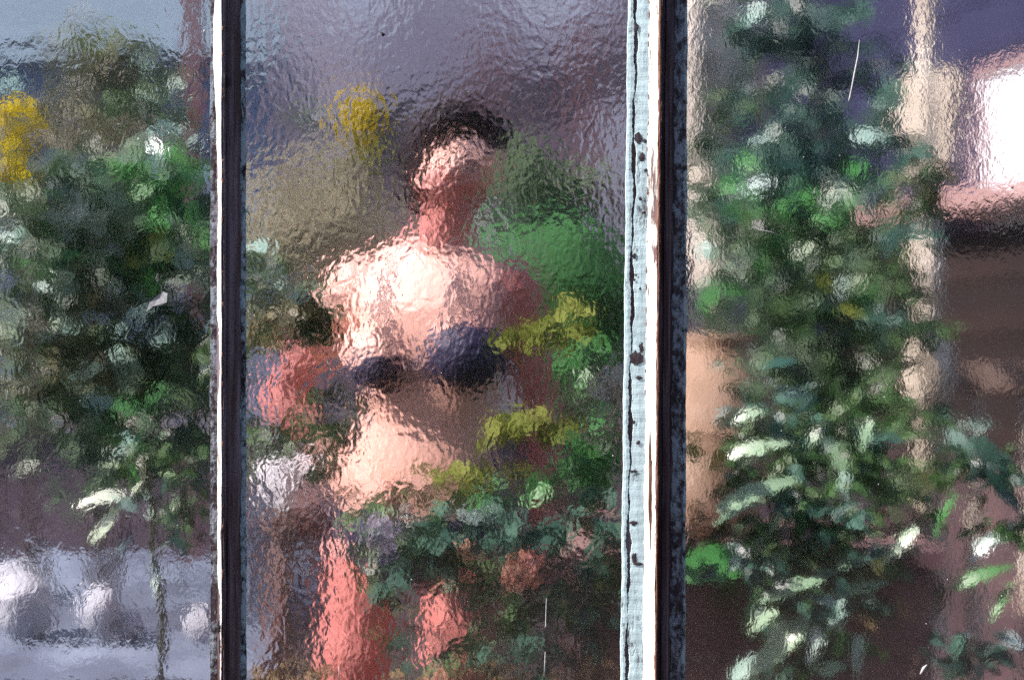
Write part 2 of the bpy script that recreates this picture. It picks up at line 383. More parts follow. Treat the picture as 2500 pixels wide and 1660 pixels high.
MB().box((x0,-.030,z0),(x1,-.012,z1),Mh).build('blind', WPAINT, win)
sx0, sz = onwall(2140, 500); MB().box((sx0,-.14,sz-.075),(x1+.1,-.052,sz-.02),Mh).build('sill', PINKW, win)
c0, cz1 = onwall(2225, 215); c1, cz0 = onwall(2335, 395)
sh = MB()
for i in range(7):
    hh = (cz1-cz0)/7; sh.box((c0,-.045,cz0+i*hh),(c1,-.02,cz0+i*hh+hh*.86),Mh)
sh.box((c0-.02,-.035,cz0-.02),(c1+.02,-.008,cz1+.02),Mh).build('shutter', CREAM, ver)

post = empty('veranda_post', P(2265,0,1.2)-Vector((0,0,P(2265,0,1.2).z)), 'flaking cream veranda post with a handrail behind the right pane', 'post')
px_ = P(2262,0,1.2).x
pm = MB(); hw = .040
pm.lathe((px_, 1.2, 0), [(.05,0),(.05,.12),(.04,.13),(.030,.5),(.042,.55),(.050,.68),(.046,.82),(.026,.88),(.030,.98),(.026,1.06),(.050,1.11),(.060,1.17),(.050,1.23),(.026,1.27),(.036,1.34),(.036,1.48),(.022,1.54),(.024,1.75),(.019,1.80),(.019,2.6)], 20).build('shaft', CREAM, post, True)
rl = P(2262, 915, 1.2); MB().box((px_+.03, 1.17, rl.z-.035), (px_+1.2, 1.24, rl.z+.03)).build('handrail', mottled('tan_rail', [(.2,.14,.11),(.3,.21,.16),(.4,.29,.23)], 14, .6, .002), post)
for i in range(8):
    MB().tube([(px_+.11+i*.13, 1.205, .0), (px_+.11+i*.13, 1.205, rl.z-.037)], .018).build('baluster', CREAM, post)

# red timber post seen at the right side of the left pane
rp = MB(); c = P(470, 0, 1.9)
rp.box((c.x-.022, 1.9, 0), (c.x+.022, 1.95, 2.6))
tag(rp.build('timber_post', peel('faded_red_paint', (.25,.14,.15), (.10,.07,.08), .42, 30, .08), ), 'faded red timber post among the leaves beside the left glazing bar', 'post')

added_hedge_mass()
# ================================================================== plants
def leaf_mesh(name, L, W, bend=.25, fold=.25, n=5):
    v = []; f = []
    for i in range(n+1):
        t = i/n; wd = W*math.sin(math.pi*(.06+.94*t)**.8)*(1 if i < n else .05)+.0008
        z = -bend*L*t*t
        v += [(-wd/2, L*t, z+fold*wd/2), (0, L*t, z), (wd/2, L*t, z+fold*wd/2)]
    for i in range(n):
        a = i*3; f += [(a, a+1, a+4, a+3), (a+1, a+2, a+5, a+4)]
    me = bpy.data.meshes.new(name); me.from_pydata(v, [], f); me.update()
    me.polygons.foreach_set('use_smooth', [True]*len(me.polygons)); return me
_lm = {}
def leaf(parent, mat, px, py, y, length_px, ang, wr=.45, tilt=35, roll=0, bend=.25, name='leaf'):
    """one leaf that can be picked out: centre pixel, length in pixels, image angle of its tip (0 = right, 90 = up)"""
    key = (mat.name, wr, bend)
    if key not in _lm:
        _lm[key] = leaf_mesh('leaf', 1, wr, bend); _lm[key].materials.append(mat)
    k = KK(y); L = length_px*k/max(.35, math.cos(R(tilt))*.55+.45)
    c = P(px, py, y); d = Vector((math.cos(R(ang))*math.cos(R(tilt)), -math.sin(R(tilt)), math.sin(R(ang))*math.cos(R(tilt)))).normalized()
    nrm = Vector((-.62, -.55, .58)); nrm = (nrm-d*nrm.dot(d)).normalized()
    xx = d.cross(nrm).normalized(); zz = xx.cross(d)
    Mr = Matrix((xx, d, zz)).transposed().to_4x4()
    o = link(name, _lm[key], None, parent)
    o.matrix_basis = Matrix.Translation(c-d*L*.5) @ Mr @ Matrix.Rotation(R(roll), 4, 'Y') @ Matrix.Scale(L, 4)
    return o

BL = np.array([(0,0,0),(-.5,.34,.13),(0,.38,0),(.5,.34,.13),(-.38,.70,.02),(0,.72,-.10),(.38,.70,.02),(0,1,-.26)])
BF = [(0,2,1),(0,3,2),(1,2,5,4),(2,3,6,5),(4,5,7),(5,6,7)]
def foliage(parent, mat, clumps, y, dy, size, wr=.5, name='foliage', dens=.8, sunny=.35):
    """leaves spread through clumps (px, py, rx, ry, n): one mesh, too many to pick apart"""
    V = []; F = []; k = KK(y)
    for (px, py, rx, ry, n) in clumps:
        c = P(px, py, y)
        for _ in range(int(n*dens)):
            d = Vector((random.gauss(0,.52), random.gauss(0,.52), random.gauss(0,.52)))
            if d.length > 1.25: d *= 1.1/d.length
            pos = c+Vector((d.x*rx*k, d.y*dy, d.z*ry*k))
            if pos.y < .06: pos.y = .06+random.random()*.03
            L = size*random.uniform(.55, 1.35)
            nr = Vector((random.gauss(-sunny,.55), random.gauss(-.60,.5), random.gauss(.42,.45))).normalized()
            dr = Vector((random.gauss(d.x*.8,.65), random.gauss(-.15,.4), random.gauss(-.45,.6)))
            dr = (dr-nr*dr.dot(nr)).normalized(); xr = dr.cross(nr)
            Mx = np.array((xr, dr, nr)).T
            q = (BL*np.array((L*wr, L, L))) @ Mx.T+np.array(pos)
            b0 = len(V); V += [tuple(p) for p in q]; F += [tuple(i+b0 for i in f) for f in BF]
    me = bpy.data.meshes.new(name); me.from_pydata(V, [], F); me.update()
    o = link(name, me, mat, parent); o['kind'] = 'stuff'; return o
def stems(parent, base, targets, r=.012, mat=None, wob=.04):
    for i, t in enumerate(targets):
        b = Vector(base)+Vector((random.uniform(-.05,.05), random.uniform(-.03,.03), 0)); t = Vector(t); pts = []; rs = []
        for j in range(9):
            u = j/8; p = b.lerp(t, u); p.x = b.x+(t.x-b.x)*u**1.6
            p += Vector((random.gauss(0,wob*.3), random.gauss(0,wob*.3), 0)) if 0 < j < 8 else Vector((0,0,0))
            pts.append(p); rs.append(r*(1-.75*u))
        MB().tube(pts, rs, 6).build('stem', mat or BARK, parent, True)
def plant(name, label, cat, px, y, group=None, base_z=0):
    c = P(px, 0, y); return empty(name, (c.x, y, base_z), label, cat, group)
def flower_head(parent, mat, px, py, y, r_px, n=46, petal=.5, name='flower_head'):
    """a round head of many small petals"""
    V = []; F = []; r = r_px*KK(y); c = P(px, py, y)
    for _ in range(n):
        d = Vector((random.gauss(0,1), random.gauss(0,1), random.gauss(0,1))).normalized()
        pos = c+d*r*random.uniform(.55,.95); L = r*petal*random.uniform(.7,1.3)
        nr = (d+Vector((random.gauss(0,.4), random.gauss(0,.4), random.gauss(0,.4)))).normalized()
        t = nr.orthogonal().normalized(); t = Matrix.Rotation(random.uniform(0,6.3), 3, nr) @ t
        Mx = np.array((t.cross(nr), t, nr)).T
        q = ((BL-np.array((0,.5,0)))*np.array((L*.8, L, L))) @ Mx.T+np.array(pos)
        b0 = len(V); V += [tuple(p) for p in q]; F += [tuple(i+b0 for i in f) for f in BF]
    me = bpy.data.meshes.new(name); me.from_pydata(V, [], F); me.update()
    return link(name, me, mat, parent)
GRP = 'plants growing behind the glass'

# --- left pane
t = plant('glossy_shrub', 'dense dark green shrub with pale glossy leaves behind the left pane', 'shrub', 260, 1.15, GRP)
C = [(60,470,110,80,70),(170,470,110,90,80),(290,440,120,90,80),(420,520,110,90,80),(110,600,130,100,90),(270,600,150,100,100),(420,660,110,100,80),(90,740,130,110,90),(260,760,150,110,100),(430,800,110,120,90),(90,890,140,110,90),(270,910,150,110,90),(440,960,110,120,80),(130,1010,160,80,60),(340,1060,150,80,60)]
foliage(t, L_MUTED, [(x, y_, a_, b_, n_*.22) for x, y_, a_, b_, n_ in C], 1.5, .12, .085, .6)
foliage(t, L_GREY, [(x, y_, a_, b_, n_*.45) for x, y_, a_, b_, n_ in C], 1.12, .2, .066, .55)
foliage(t, L_DARK, [(x, y_, a_, b_, n_*.35) for x, y_, a_, b_, n_ in C], 1.2, .2, .066, .55)
foliage(t, L_GREEN, [(400,430,100,60,34),(270,480,120,90,40),(420,560,100,80,30),(330,620,130,60,30),(160,540,120,80,24),(330,1030,60,80,18),(60,640,80,80,12),(430,480,60,40,12)], 1.05, .12, .075, .55)
foliage(t, L_MOSS, [(200,720,180,120,60),(380,850,120,150,50),(120,860,140,110,50),(430,640,80,80,24),(240,960,170,80,40)], 1.08, .12, .06, .55)
foliage(t, L_PALE, [(130,480,90,40,26),(200,470,70,40,10),(300,560,60,50,8),(90,560,80,60,10),(270,440,80,40,8),(200,530,80,40,10),(410,560,60,60,8),(60,780,60,50,6),(180,600,100,40,8),(450,660,40,50,7),(110,900,70,30,5)], .98, .06, .055, .55)
foliage(t, L_GREY, [(120,1090,120,60,26),(300,1140,120,60,26),(430,1140,80,90,34),(200,1190,90,40,10),(440,1260,60,60,12)], 1.0, .08, .055, .5)
foliage(t, L_AQUA, [(240,640,180,120,10),(200,860,180,120,10),(350,380,100,60,6)], .95, .05, .05, .5)
stems(t, (P(260,0,1.15).x, 1.15, 0), [P(x,y_,1.15) for x, y_ in ((100,560),(260,520),(410,560),(180,800),(380,820))])
for (x, y_, l, a_, m_) in [(140,475,70,200,L_PALE),(185,482,60,330,L_PALE),(110,500,50,250,L_PALE),(160,520,70,340,L_PALE),(230,545,70,330,L_PALE),(268,425,45,90,L_PALE),(200,425,40,160,L_PALE),(140,592,45,210,L_PALE),(85,605,50,240,L_PALE),(30,570,60,180,L_AQUA),(390,590,70,290,L_LIME),(400,530,50,20,L_PALE),(375,735,70,215,L_AQUA),(460,630,70,340,L_AQUA),(475,680,45,40,L_AQUA),(20,785,60,200,L_PALE),(135,790,45,250,L_PALE),(60,905,60,180,L_MOSS),(130,920,55,160,L_MOSS),(375,970,55,60,L_GREEN),(345,1040,80,250,L_GREEN),(300,1080,60,200,L_AQUA),(250,520,40,20,L_PALE),(55,530,40,100,L_PALE),(335,640,40,30,L_LIME),(420,690,45,140,L_AQUA)]:
    leaf(t, m_, x, y_, .95, l*1.25, a_, .6, random.uniform(10,40), random.uniform(-20,20))
t = plant('olive_bush', 'loose olive green bush with yellowish crown against the blue shed', 'bush', 270, 2.65, GRP)
foliage(t, L_MOSS, [(230,160,90,70,60),(310,200,110,60,70),(270,270,150,60,70),(170,250,70,80,30),(380,270,80,60,30)], 2.65, .2, .085, .5)
foliage(t, L_OLIVE, [(220,330,180,50,60),(320,350,150,40,40)], 2.55, .15, .08, .5)
foliage(t, L_LIME, [(240,85,60,25,14),(225,110,40,20,8)], 2.65, .1, .09, .5)
stems(t, (P(270,0,2.65).x, 2.65, 0), [P(230,180,2.65), P(320,230,2.65), P(260,280,2.65)])
t = plant('pale_leaved_sapling', 'thin sapling with a few pale round leaves beside the red post', 'sapling', 400, 1.4, GRP)
foliage(t, L_DARK, [(400,230,60,40,20),(290,260,50,30,14),(420,300,60,60,20)], 1.4, .1, .05, .55)
for (x, y_, l, a_) in [(425,215,50,60),(345,265,45,100),(350,230,30,40),(395,310,60,180),(425,320,60,20),(375,325,50,230),(20,205,60,170),(355,160,40,100)]:
    leaf(t, L_AQUA, x, y_, 1.35, l, a_, .75, 20, random.uniform(-20,20))
flower_head(t, F_RED, 480, 275, 1.35, 30, 24)
stems(t, (P(400,0,1.4).x, 1.4, 0), [P(400,230,1.4), P(470,285,1.38)], .008)
t = plant('yellow_daisy', 'yellow flowers at the left edge of the left pane', 'flower', 40, .9, GRP, .64)
for (x, y_, r_) in [(30,265,28),(75,265,26),(95,300,22),(20,310,26),(60,315,22),(30,355,30),(65,355,24),(20,420,30),(60,425,26),(50,395,20),(5,280,22)]:
    flower_head(t, F_YEL, x, y_, .9, r_, 24, .8)
foliage(t, L_MOSS, [(60,330,60,90,30),(40,430,80,40,24)], .95, .05, .04, .4)
stems(t, (P(40,0,.9).x, .9, .64), [P(30,280,.9), P(80,290,.9), P(40,380,.9)], .006)
t = plant('drooping_vine', 'pale green drooping sprigs hanging low behind the left pane', 'vine', 340, .35, GRP, 0)
for (x, y_, l, a_, m_) in [(240,1215,110,185,L_PALE),(300,1225,80,150,L_AQUA),(330,1190,70,60,L_PALE),(250,1275,110,225,L_PALE),(360,1225,80,250,L_AQUA),(400,1190,60,80,L_TEAL),(370,1370,70,260,L_AQUA),(375,1430,60,255,L_AQUA),(330,1160,50,120,L_GREEN),(420,1260,70,290,L_TEAL),(300,1330,60,220,L_TEAL),(440,1330,70,300,L_TEAL)]:
    leaf(t, m_, x, y_, .35, l, a_, .34, 15, random.uniform(-25,25))
foliage(t, L_DARK, [(400,1130,90,60,40),(430,1240,80,80,40),(330,1120,80,50,24)], .42, .05, .035, .4)
MB().tube([P(380,1660,.37)*1.0+Vector((0,0,-.62)), P(395,1500,.37), P(380,1350,.36), P(370,1200,.36), P(345,1120,.36)], [.006,.006,.005,.004,.003], 6).build('stem', L_MOSS, t, True)

# --- middle pane
t = plant('grey_olive_shrub', 'soft grey olive shrub left of the person, in the middle pane', 'shrub', 760, 2.3, GRP)
foliage(t, L_OLIVE, [(690,500,90,70,90),(790,480,100,90,100),(850,560,80,110,90),(720,590,110,70,90),(640,580,50,60,40),(870,430,50,70,40),(820,640,110,50,60),(930,560,40,90,40),(650,440,50,40,16)], 2.3, .2, .07, .55)
foliage(t, L_MOSS, [(660,640,120,60,40),(880,620,60,60,30),(870,400,70,50,30)], 2.2, .15, .07, .5)
stems(t, (P(760,0,2.3).x, 2.3, 0), [P(700,500,2.3), P(800,500,2.3), P(860,560,2.3)])
t = plant('yellow_flower_spike', 'yellow flower spike just left of the head of the person', 'flower', 885, 1.0, GRP)
for (x, y_, r_) in [(860,265,26),(900,255,22),(880,300,28),(925,285,20),(850,310,20),(905,330,24),(880,355,20),(845,280,16),(915,365,16),(890,235,16)]:
    flower_head(t, F_YEL, x, y_, 1.0, r_*1.25, 34, .8)
foliage(t, L_LIME, [(885,390,40,40,16)], 1.0, .05, .045, .4)
foliage(t, L_DARK, [(725,270,30,40,12)], 1.0, .05, .045, .4)
stems(t, (P(885,0,1.0).x, 1.0, 0), [P(880,300,1.0), P(725,270,1.0)], .008)
t = plant('dark_leafy_shrub', 'dark shrub with pale aqua leaves covering the bent arm of the person', 'shrub', 690, .42, GRP)
foliage(t, L_DARK, [(625,650,40,50,30),(650,730,70,50,50),(745,745,50,50,46),(720,790,80,50,50),(640,800,50,50,30),(775,790,25,50,24),(680,1070,80,35,40),(780,1060,50,40,30),(830,990,20,60,20),(785,1130,36,40,26),(740,1010,50,40,16),(600,1080,40,60,16),(540,840,40,70,30),(560,930,30,60,20)], .42, .06, .036, .55)
foliage(t, L_MOSS, [(700,760,90,60,36),(770,740,30,50,20),(660,830,60,30,16)], .38, .05, .036, .55)
foliage(t, L_STRAW, [(720,800,60,40,10),(650,770,40,40,8)], .36, .04, .03, .55)
for (x, y_, l, a_, m_) in [(635,600,65,10,L_AQUA),(670,650,40,300,L_AQUA),(725,722,45,330,L_AQUA),(690,690,40,20,L_TEAL),(660,770,40,200,L_OLIVE),(700,800,50,330,L_OLIVE)]:
    leaf(t, m_, x, y_, .34, l, a_, .7, 15, random.uniform(-20,20))
stems(t, (P(690,0,.42).x, .44, 0), [P(650,680,.42), P(730,680,.42), P(700,780,.42)], .006)
t = plant('broad_leaved_plant', 'bright green broad leaved plant right of the person', 'plant', 1380, 1.4, GRP)
for i in range(30):
    x = random.gauss(1350, 70); y_ = random.gauss(700, 70)
    leaf(t, L_BROAD, x, y_, random.uniform(1.3,1.5), random.uniform(150,230), random.uniform(70,200), .6, random.uniform(5,30), random.uniform(-20,20), .3)
for i in range(20):
    x = random.gauss(1300, 60); y_ = random.gauss(420, 40)
    leaf(t, L_MUTED, x, y_, random.uniform(1.45,1.6), random.uniform(80,130), random.uniform(0,360), .5, random.uniform(5,40), random.uniform(-30,30), .3)
foliage(t, L_TEAL, [(1350,490,110,40,50),(1450,820,80,70,40),(1440,700,90,90,30)], 1.6, .08, .08, .5)
foliage(t, L_DARK, [(1330,500,130,50,50),(1450,600,80,150,50),(1420,880,110,80,60),(1380,960,110,60,50)], 1.65, .08, .08, .5)
stems(t, (P(1380,0,1.4).x, 1.42, .02), [P(1340,620,1.42), P(1400,560,1.42), P(1310,400,1.5)])
t = plant('lime_green_herb', 'lime green leafy herb growing up in front of the person', 'herb', 1280, .36, GRP)
foliage(t, L_LIME, [(1265,815,45,30,24),(1345,800,55,32,24),(1400,770,40,30,14),(1270,1015,60,28,22),(1350,1030,50,40,20),(1120,1150,70,30,24),(1070,1190,40,30,10),(1200,1160,50,30,14),(1230,1050,40,40,16)], .36, .035, .036, .8, dens=.55)
foliage(t, L_GREEN, [(1430,830,50,70,40),(1440,1080,50,80,40),(1180,1220,110,40,50),(1420,1150,70,80,40)], .42, .04, .046, .7, dens=.5)
stems(t, (P(1290,0,.36).x, .37, 0), [P(1280,810,.37), P(1390,800,.37), P(1290,1020,.37), P(1120,1160,.37), P(1370,1080,.38)], .004)
for (x, y_, l, a_) in [(1160,1260,45,30),(1130,1250,40,150),(1190,1255,40,80)]:
    leaf(t, L_AQUA, x, y_, .33, l, a_, .7, 15, 0)
t = plant('teal_fern', 'blue green ferny undergrowth hiding the hips and knees of the person', 'fern', 1220, .30, GRP)
foliage(t, L_FERN, [(1080,1290,90,50,60),(1200,1300,110,50,80),(1320,1290,80,50,60),(1260,1370,70,40,30),(1010,1385,90,25,40),(960,1410,60,20,24),(1400,1380,100,100,80),(1480,1300,70,150,80),(1450,1500,90,90,70),(1250,1600,160,40,80),(1380,1580,120,60,60),(980,1290,50,25,16),(1080,1540,25,50,14),(960,1600,30,60,16)], .30, .04, .044, .6, dens=.21)
foliage(t, L_DARK, [(900,1220,50,40,40),(1000,1330,100,40,50),(1130,1370,130,40,60),(1380,1470,130,90,90),(985,1500,25,90,26),(925,1400,22,60,16),(945,1560,20,60,14),(1130,1600,90,40,60),(1120,1430,90,25,30),(1250,1500,60,70,50),(1290,1560,150,60,60),(1480,1420,80,130,70),(1010,1280,60,25,20),(1220,1440,40,60,24)], .38, .04, .050, .6, dens=.21)
foliage(t, L_STRAW, [(1430,1640,90,25,40),(1250,1645,120,14,26),(1080,1650,120,12,22),(690,1640,90,18,36)], .24, .03, .028, .35)
foliage(t, L_MOSS, [(1500,1400,40,160,40),(1440,1230,70,90,40),(1010,1200,40,30,14)], .40, .04, .032, .5)
stems(t, (P(1220,0,.30).x, .33, 0), [P(1080,1300,.33), P(1210,1310,.33), P(1400,1390,.33), P(1000,1390,.33), P(1480,1310,.33)], .004)
t = plant('pelargonium', 'round salmon pink flower head low in the middle pane', 'flower', 1280, .26, GRP)
flower_head(t, F_SALM, 1278, 1400, .26, 58, 90, .42)
foliage(t, L_DARK, [(1290,1480,50,40,20)], .28, .03, .035, .7)
stems(t, (P(1280,0,.26).x, .27, 0), [P(1278,1420,.27)], .004)
t = plant('lilac_hydrangea', 'pale lilac flower head below the waist of the person', 'flower', 935, .30, GRP)
flower_head(t, F_LILAC, 935, 1308, .30, 52, 70, .4)
flower_head(t, F_SALM, 1140, 1340, .30, 30, 40, .4)
foliage(t, L_DARK, [(880,1360,40,40,12)], .32, .02, .035, .7)
stems(t, (P(935,0,.30).x, .31, 0), [P(935,1330,.31), P(1140,1360,.31)], .004)
t = plant('white_flowered_bush', 'small bush with cream white petals at the right side of the middle pane', 'bush', 1490, .7, GRP)
foliage(t, F_WHITE, [(1490,900,36,40,14)], .7, .04, .035, .5)
foliage(t, L_OLIVE, [(1480,960,60,50,26),(1500,1060,40,90,30)], .75, .05, .04, .5)
foliage(t, L_DARK, [(1480,880,60,60,26),(1460,1020,60,60,20)], .8, .05, .045, .5)
stems(t, (P(1490,0,.7).x, .48, 0), [P(1490,910,.7), P(1490,1040,.74)], .005)

# --- right pane
t = plant('pale_barked_tree', 'slim tree with sunlit cream bark at the left of the right pane', 'tree', 1740, 1.75, GRP)
tb = MB(); pts = [P(1755,1900,1.75), P(1745,1300,1.75), P(1735,900,1.75), P(1745,650,1.75), P(1725,450,1.75), P(1755,250,1.75), P(1745,80,1.75), P(1770,-250,1.75)]
pts[0].z = 0
tb.tube(pts, [.07,.062,.062,.060,.058,.066,.075,.06], 14).build('trunk', peel('cream_bark', (.66,.61,.52), (.12,.09,.08), .40, 16, .08, (1,1,.8), .8, .004), t, True)
MB().tube([P(1730,480,1.75), P(1700,300,1.72), P(1695,100,1.7), P(1690,-150,1.7)], [.04,.045,.04,.035], 12).build('limb', bpy.data.materials['cream_bark'], t, True)
foliage(t, L_DARK, [(1815,230,50,50,24),(1690,380,50,60,16),(1820,480,50,50,20),(1760,-20,40,60,8)], 1.65, .08, .07, .5)
t = plant('tall_blue_green_shrub', 'tall blue green shrub filling the right pane above the bench', 'shrub', 1950, 1.45, GRP)
foliage(t, L_TEAL, [(1890,50,90,60,50),(1990,60,120,70,70),(2090,170,90,70,34),(1920,200,100,80,40),(1960,330,150,70,70),(1850,380,100,70,60),(2110,300,80,60,34),(1930,450,170,70,80),(1850,500,70,60,36),(2080,430,90,60,40)], 1.45, .15, .070, .55)
foliage(t, L_DARK, [(1850,560,70,60,34),(1900,570,160,70,80),(2060,560,110,70,60),(1900,680,100,80,50),(1990,690,150,90,80),(2130,660,80,90,40),(1930,820,110,90,70),(2050,820,140,80,80),(2000,930,170,80,80),(1910,980,80,80,40),(2150,950,80,80,40),(2170,800,60,80,30),(1960,1080,150,70,60),(2100,1080,110,70,40)], 1.40, .18, .062, .55)
foliage(t, L_GREEN, [(1900,480,200,60,20),(2080,470,80,40,10),(1880,600,90,60,12),(2080,740,90,50,12),(1760,740,60,60,10)], 1.25, .1, .065, .5)
for (x, y_, l, a_, m_) in [(2020,480,60,80,L_PALE),(2060,470,40,20,L_PALE),(1850,450,70,30,L_AQUA),(1740,480,50,90,L_AQUA),(1960,610,50,200,L_PALE),(1980,875,62,320,L_PALE),(1860,940,55,200,L_AQUA),(1940,970,80,340,L_AQUA),(2020,690,50,300,L_LIME),(2080,760,60,330,L_LIME),(2105,790,45,280,L_AQUA),(2050,700,50,250,L_AQUA),(1930,400,60,350,L_TEAL),(1860,340,60,30,L_AQUA),(1720,610,50,270,L_AQUA),(2000,530,40,20,L_GREEN),(1840,30,60,80,L_AQUA),(2000,40,70,130,L_AQUA),(2120,330,60,10,L_AQUA)]:
    leaf(t, m_, x, y_, 1.15, l, a_, .6, random.uniform(10,35), random.uniform(-20,20))
foliage(t, L_GREY, [(1760,470,70,60,14),(1780,640,60,60,10),(1850,700,100,80,24),(1900,860,110,80,24),(1830,880,50,60,14),(2050,600,100,80,20),(1790,760,50,60,10)], 1.2, .1, .06, .55)
foliage(t, L_DARK, [(2130,1180,90,60,40),(1850,920,60,60,24),(2000,1010,140,60,50)], 1.3, .1, .06, .55)
stems(t, (P(1950,0,1.45).x, 1.45, 0), [P(1850,80,1.45), P(2000,100,1.45), P(1900,450,1.45), P(2050,600,1.45), P(1850,800,1.4)])
t = plant('arching_strap_plant', 'arching pale green strap leaves above the brown potting bench', 'plant', 2000, .45, GRP, 0)
for (x, y_, l, a_, m_, w_) in [(1845,1090,120,30,L_STRAP,.34),(1850,1190,190,30,L_STRAP,.22),(1920,1165,60,10,L_STRAP,.4),(2050,1120,70,260,L_STRAP,.7),(2060,1190,60,270,L_AQUA,.5),(1820,1330,150,50,L_STRAP,.26),(1760,1370,170,20,L_GREEN,.5),(1770,1365,120,200,L_AQUA,.5),(2060,1370,170,32,L_STRAP,.22),(1920,1430,130,34,L_STRAP,.3),(1960,1380,70,60,L_GREEN,.5),(2030,1470,60,350,L_AQUA,.5),(2040,1490,50,90,L_AQUA,.5),(1890,1580,170,55,L_STRAP,.28),(1925,1530,100,30,L_STRAP,.45),(2055,1510,60,80,L_STRAP,.35),(2050,1570,50,90,L_GREEN,.4),(2470,1290,140,35,L_STRAP,.25),(2400,1330,90,215,L_AQUA,.35),(2350,1100,100,300,L_AQUA,.35),(2430,1120,120,310,L_TEAL,.3),(2460,1200,130,320,L_TEAL,.3),(1960,1240,60,80,L_GREEN,.5),(1950,1280,50,260,L_GREEN,.6),(2020,1300,70,20,L_GREEN,.35),(2340,1560,60,200,L_AQUA,.6),(2330,1630,70,60,L_STRAP,.5),(2470,1560,60,150,L_AQUA,.6),(2430,1600,80,330,L_TEAL,.35),(2030,1630,60,30,L_STRAP,.5),(1900,880,80,180,L_TEAL,.4),(2130,1350,60,200,L_TEAL,.4)]:
    leaf(t, m_, x, y_, random.uniform(.40,.50), l*1.2, a_, w_, random.uniform(5,25), random.uniform(-20,20), .3)
foliage(t, L_DARK, [(1900,1150,90,70,40),(2000,1230,110,80,50),(1900,1300,90,60,40),(1980,1330,90,50,30),(2100,1130,100,60,30),(2400,1150,110,60,30),(2450,1280,70,40,16),(1880,1420,90,50,24),(2250,1200,60,90,16)], .47, .03, .042, .45)
foliage(t, L_TEAL, [(1930,1200,90,80,26),(1990,1450,80,60,26),(2060,1280,70,60,16),(2370,1580,90,50,30),(2420,1130,80,40,14),(1840,1400,90,40,20)], .42, .03, .042, .45)
for (x, y_, l, a_) in [(1800,1240,140,40),(1900,1260,120,215),(1830,1470,150,230),(1990,1560,130,240),(2110,1430,120,30),(2190,1330,130,220),(2390,1400,150,38),(2300,1250,120,225),(2440,1460,110,220),(1890,1360,110,30)]:
    leaf(t, random.choice((L_STRAP, L_AQUA, L_GREEN)), x, y_, random.uniform(.42,.5), l, a_, .24, random.uniform(5,25), random.uniform(-20,20), .3)
foliage(t, L_DARK, [(1880,1050,110,60,50),(2040,1050,120,60,50),(2120,960,70,60,24),(2000,1130,140,50,50),(1930,1500,80,90,40),(2060,1560,90,60,34),(1960,1610,90,40,24)], .62, .04, .046, .5)
foliage(t, L_TEAL, [(1900,1010,100,60,24),(2060,1100,100,60,24),(1900,1560,70,70,20),(2060,1480,70,50,16)], .58, .04, .046, .5)
for (x, y_, l, a_) in [(1830,1010,90,35),(1990,1060,80,220),(2110,1060,90,240),(1870,1500,120,55),(1830,1620,130,50),(1990,1600,110,235),(2090,1600,110,250),(2040,1500,90,80)]:
    leaf(t, random.choice((L_STRAP, L_AQUA)), x, y_, random.uniform(.5,.56), l, a_, .32, random.uniform(5,25), random.uniform(-20,20), .3)
stems(t, (P(2000,0,.45).x, .46, 0), [P(1870,1150,.46), P(2050,1130,.46), P(2010,1300,.46), P(2400,1180,.46), P(1920,1430,.46), P(2400,1570,.46)], .005)

t = plant('trailing_bench_plant', 'brownish trailing plant spilling over the front of the potting bench', 'plant', 1950, .80, GRP)
foliage(t, L_MOSS, [(1760,1325,80,30,30),(1900,1345,90,40,30),(2080,1340,110,40,36),(2000,1450,100,60,30),(1850,1440,80,50,16)], .80, .03, .045, .55)
foliage(t, L_GREY, [(1815,900,40,60,18),(1820,1040,40,60,14),(1810,1180,50,70,18),(1700,1300,50,30,10)], .84, .03, .045, .5)
foliage(t, L_LIME, [(1700,1100,36,40,9)], .84, .02, .05, .6)
foliage(t, L_STRAW, [(2050,1440,70,40,18),(1800,1290,90,25,24),(1720,1240,40,30,8),(1930,1540,90,40,10),(2150,1500,50,50,8)], .79, .03, .045, .5)
foliage(t, L_DARK, [(1960,1370,170,40,30),(2130,1430,70,60,20),(1760,1400,70,40,12)], .81, .03, .05, .55)
stems(t, (P(1950,0,.80).x, .80, 0), [P(1780,1320,.80), P(2060,1340,.80), P(2010,1450,.80)], .005)
t = plant('climbing_vine', 'dark vine climbing over the cream veranda post', 'vine', 2240, 1.05, GRP)
foliage(t, L_DARK, [(2240,440,60,60,40),(2270,500,50,30,18),(2220,800,50,36,24),(2290,810,40,24,14),(2230,1015,60,28,24),(2260,1130,50,40,24),(2200,1200,40,80,30),(2190,900,50,60,26),(2180,680,60,80,40),(2240,1440,50,40,16)], 1.05, .05, .05, .5)
foliage(t, L_TEAL, [(2200,560,60,60,16),(2210,360,40,50,14),(2180,760,60,60,16),(2340,1080,50,40,14)], 1.0, .05, .05, .5)
foliage(t, L_MOSS, [(2270,1170,50,30,10),(2260,420,60,40,10)], 1.0, .04, .05, .5)
stems(t, (P(2230,0,1.05).x, 1.07, 0), [P(2240,430,1.07), P(2200,700,1.06), P(2230,1020,1.06)], .008)
# ================================================================== pots and stones
jar = MB(); c = P(1752, 0, 1.04); 
jar.lathe((c.x, 1.04, .826), [(.06,0),(.085,.03),(.118,.12),(.127,.22),(.121,.30),(.095,.37),(.072,.40),(.080,.425),(.084,.435),(.072,.437),(.062,.40)], 40)
jr = empty('terracotta_jar', (c.x, 1.04, .826), 'big tan terracotta jar standing just right of the wide glazing bar', 'jar')
jar.build('body', mottled('pale_terracotta', [(.24,.155,.095),(.36,.245,.17),(.50,.38,.29)], 12, .75, .002), jr, True)
MB().lathe((c.x,1.04,1.05), [(.127,0),(.131,.006),(.1275,.012)], 40).build('band', bpy.data.materials['pale_terracotta'], jr, True)

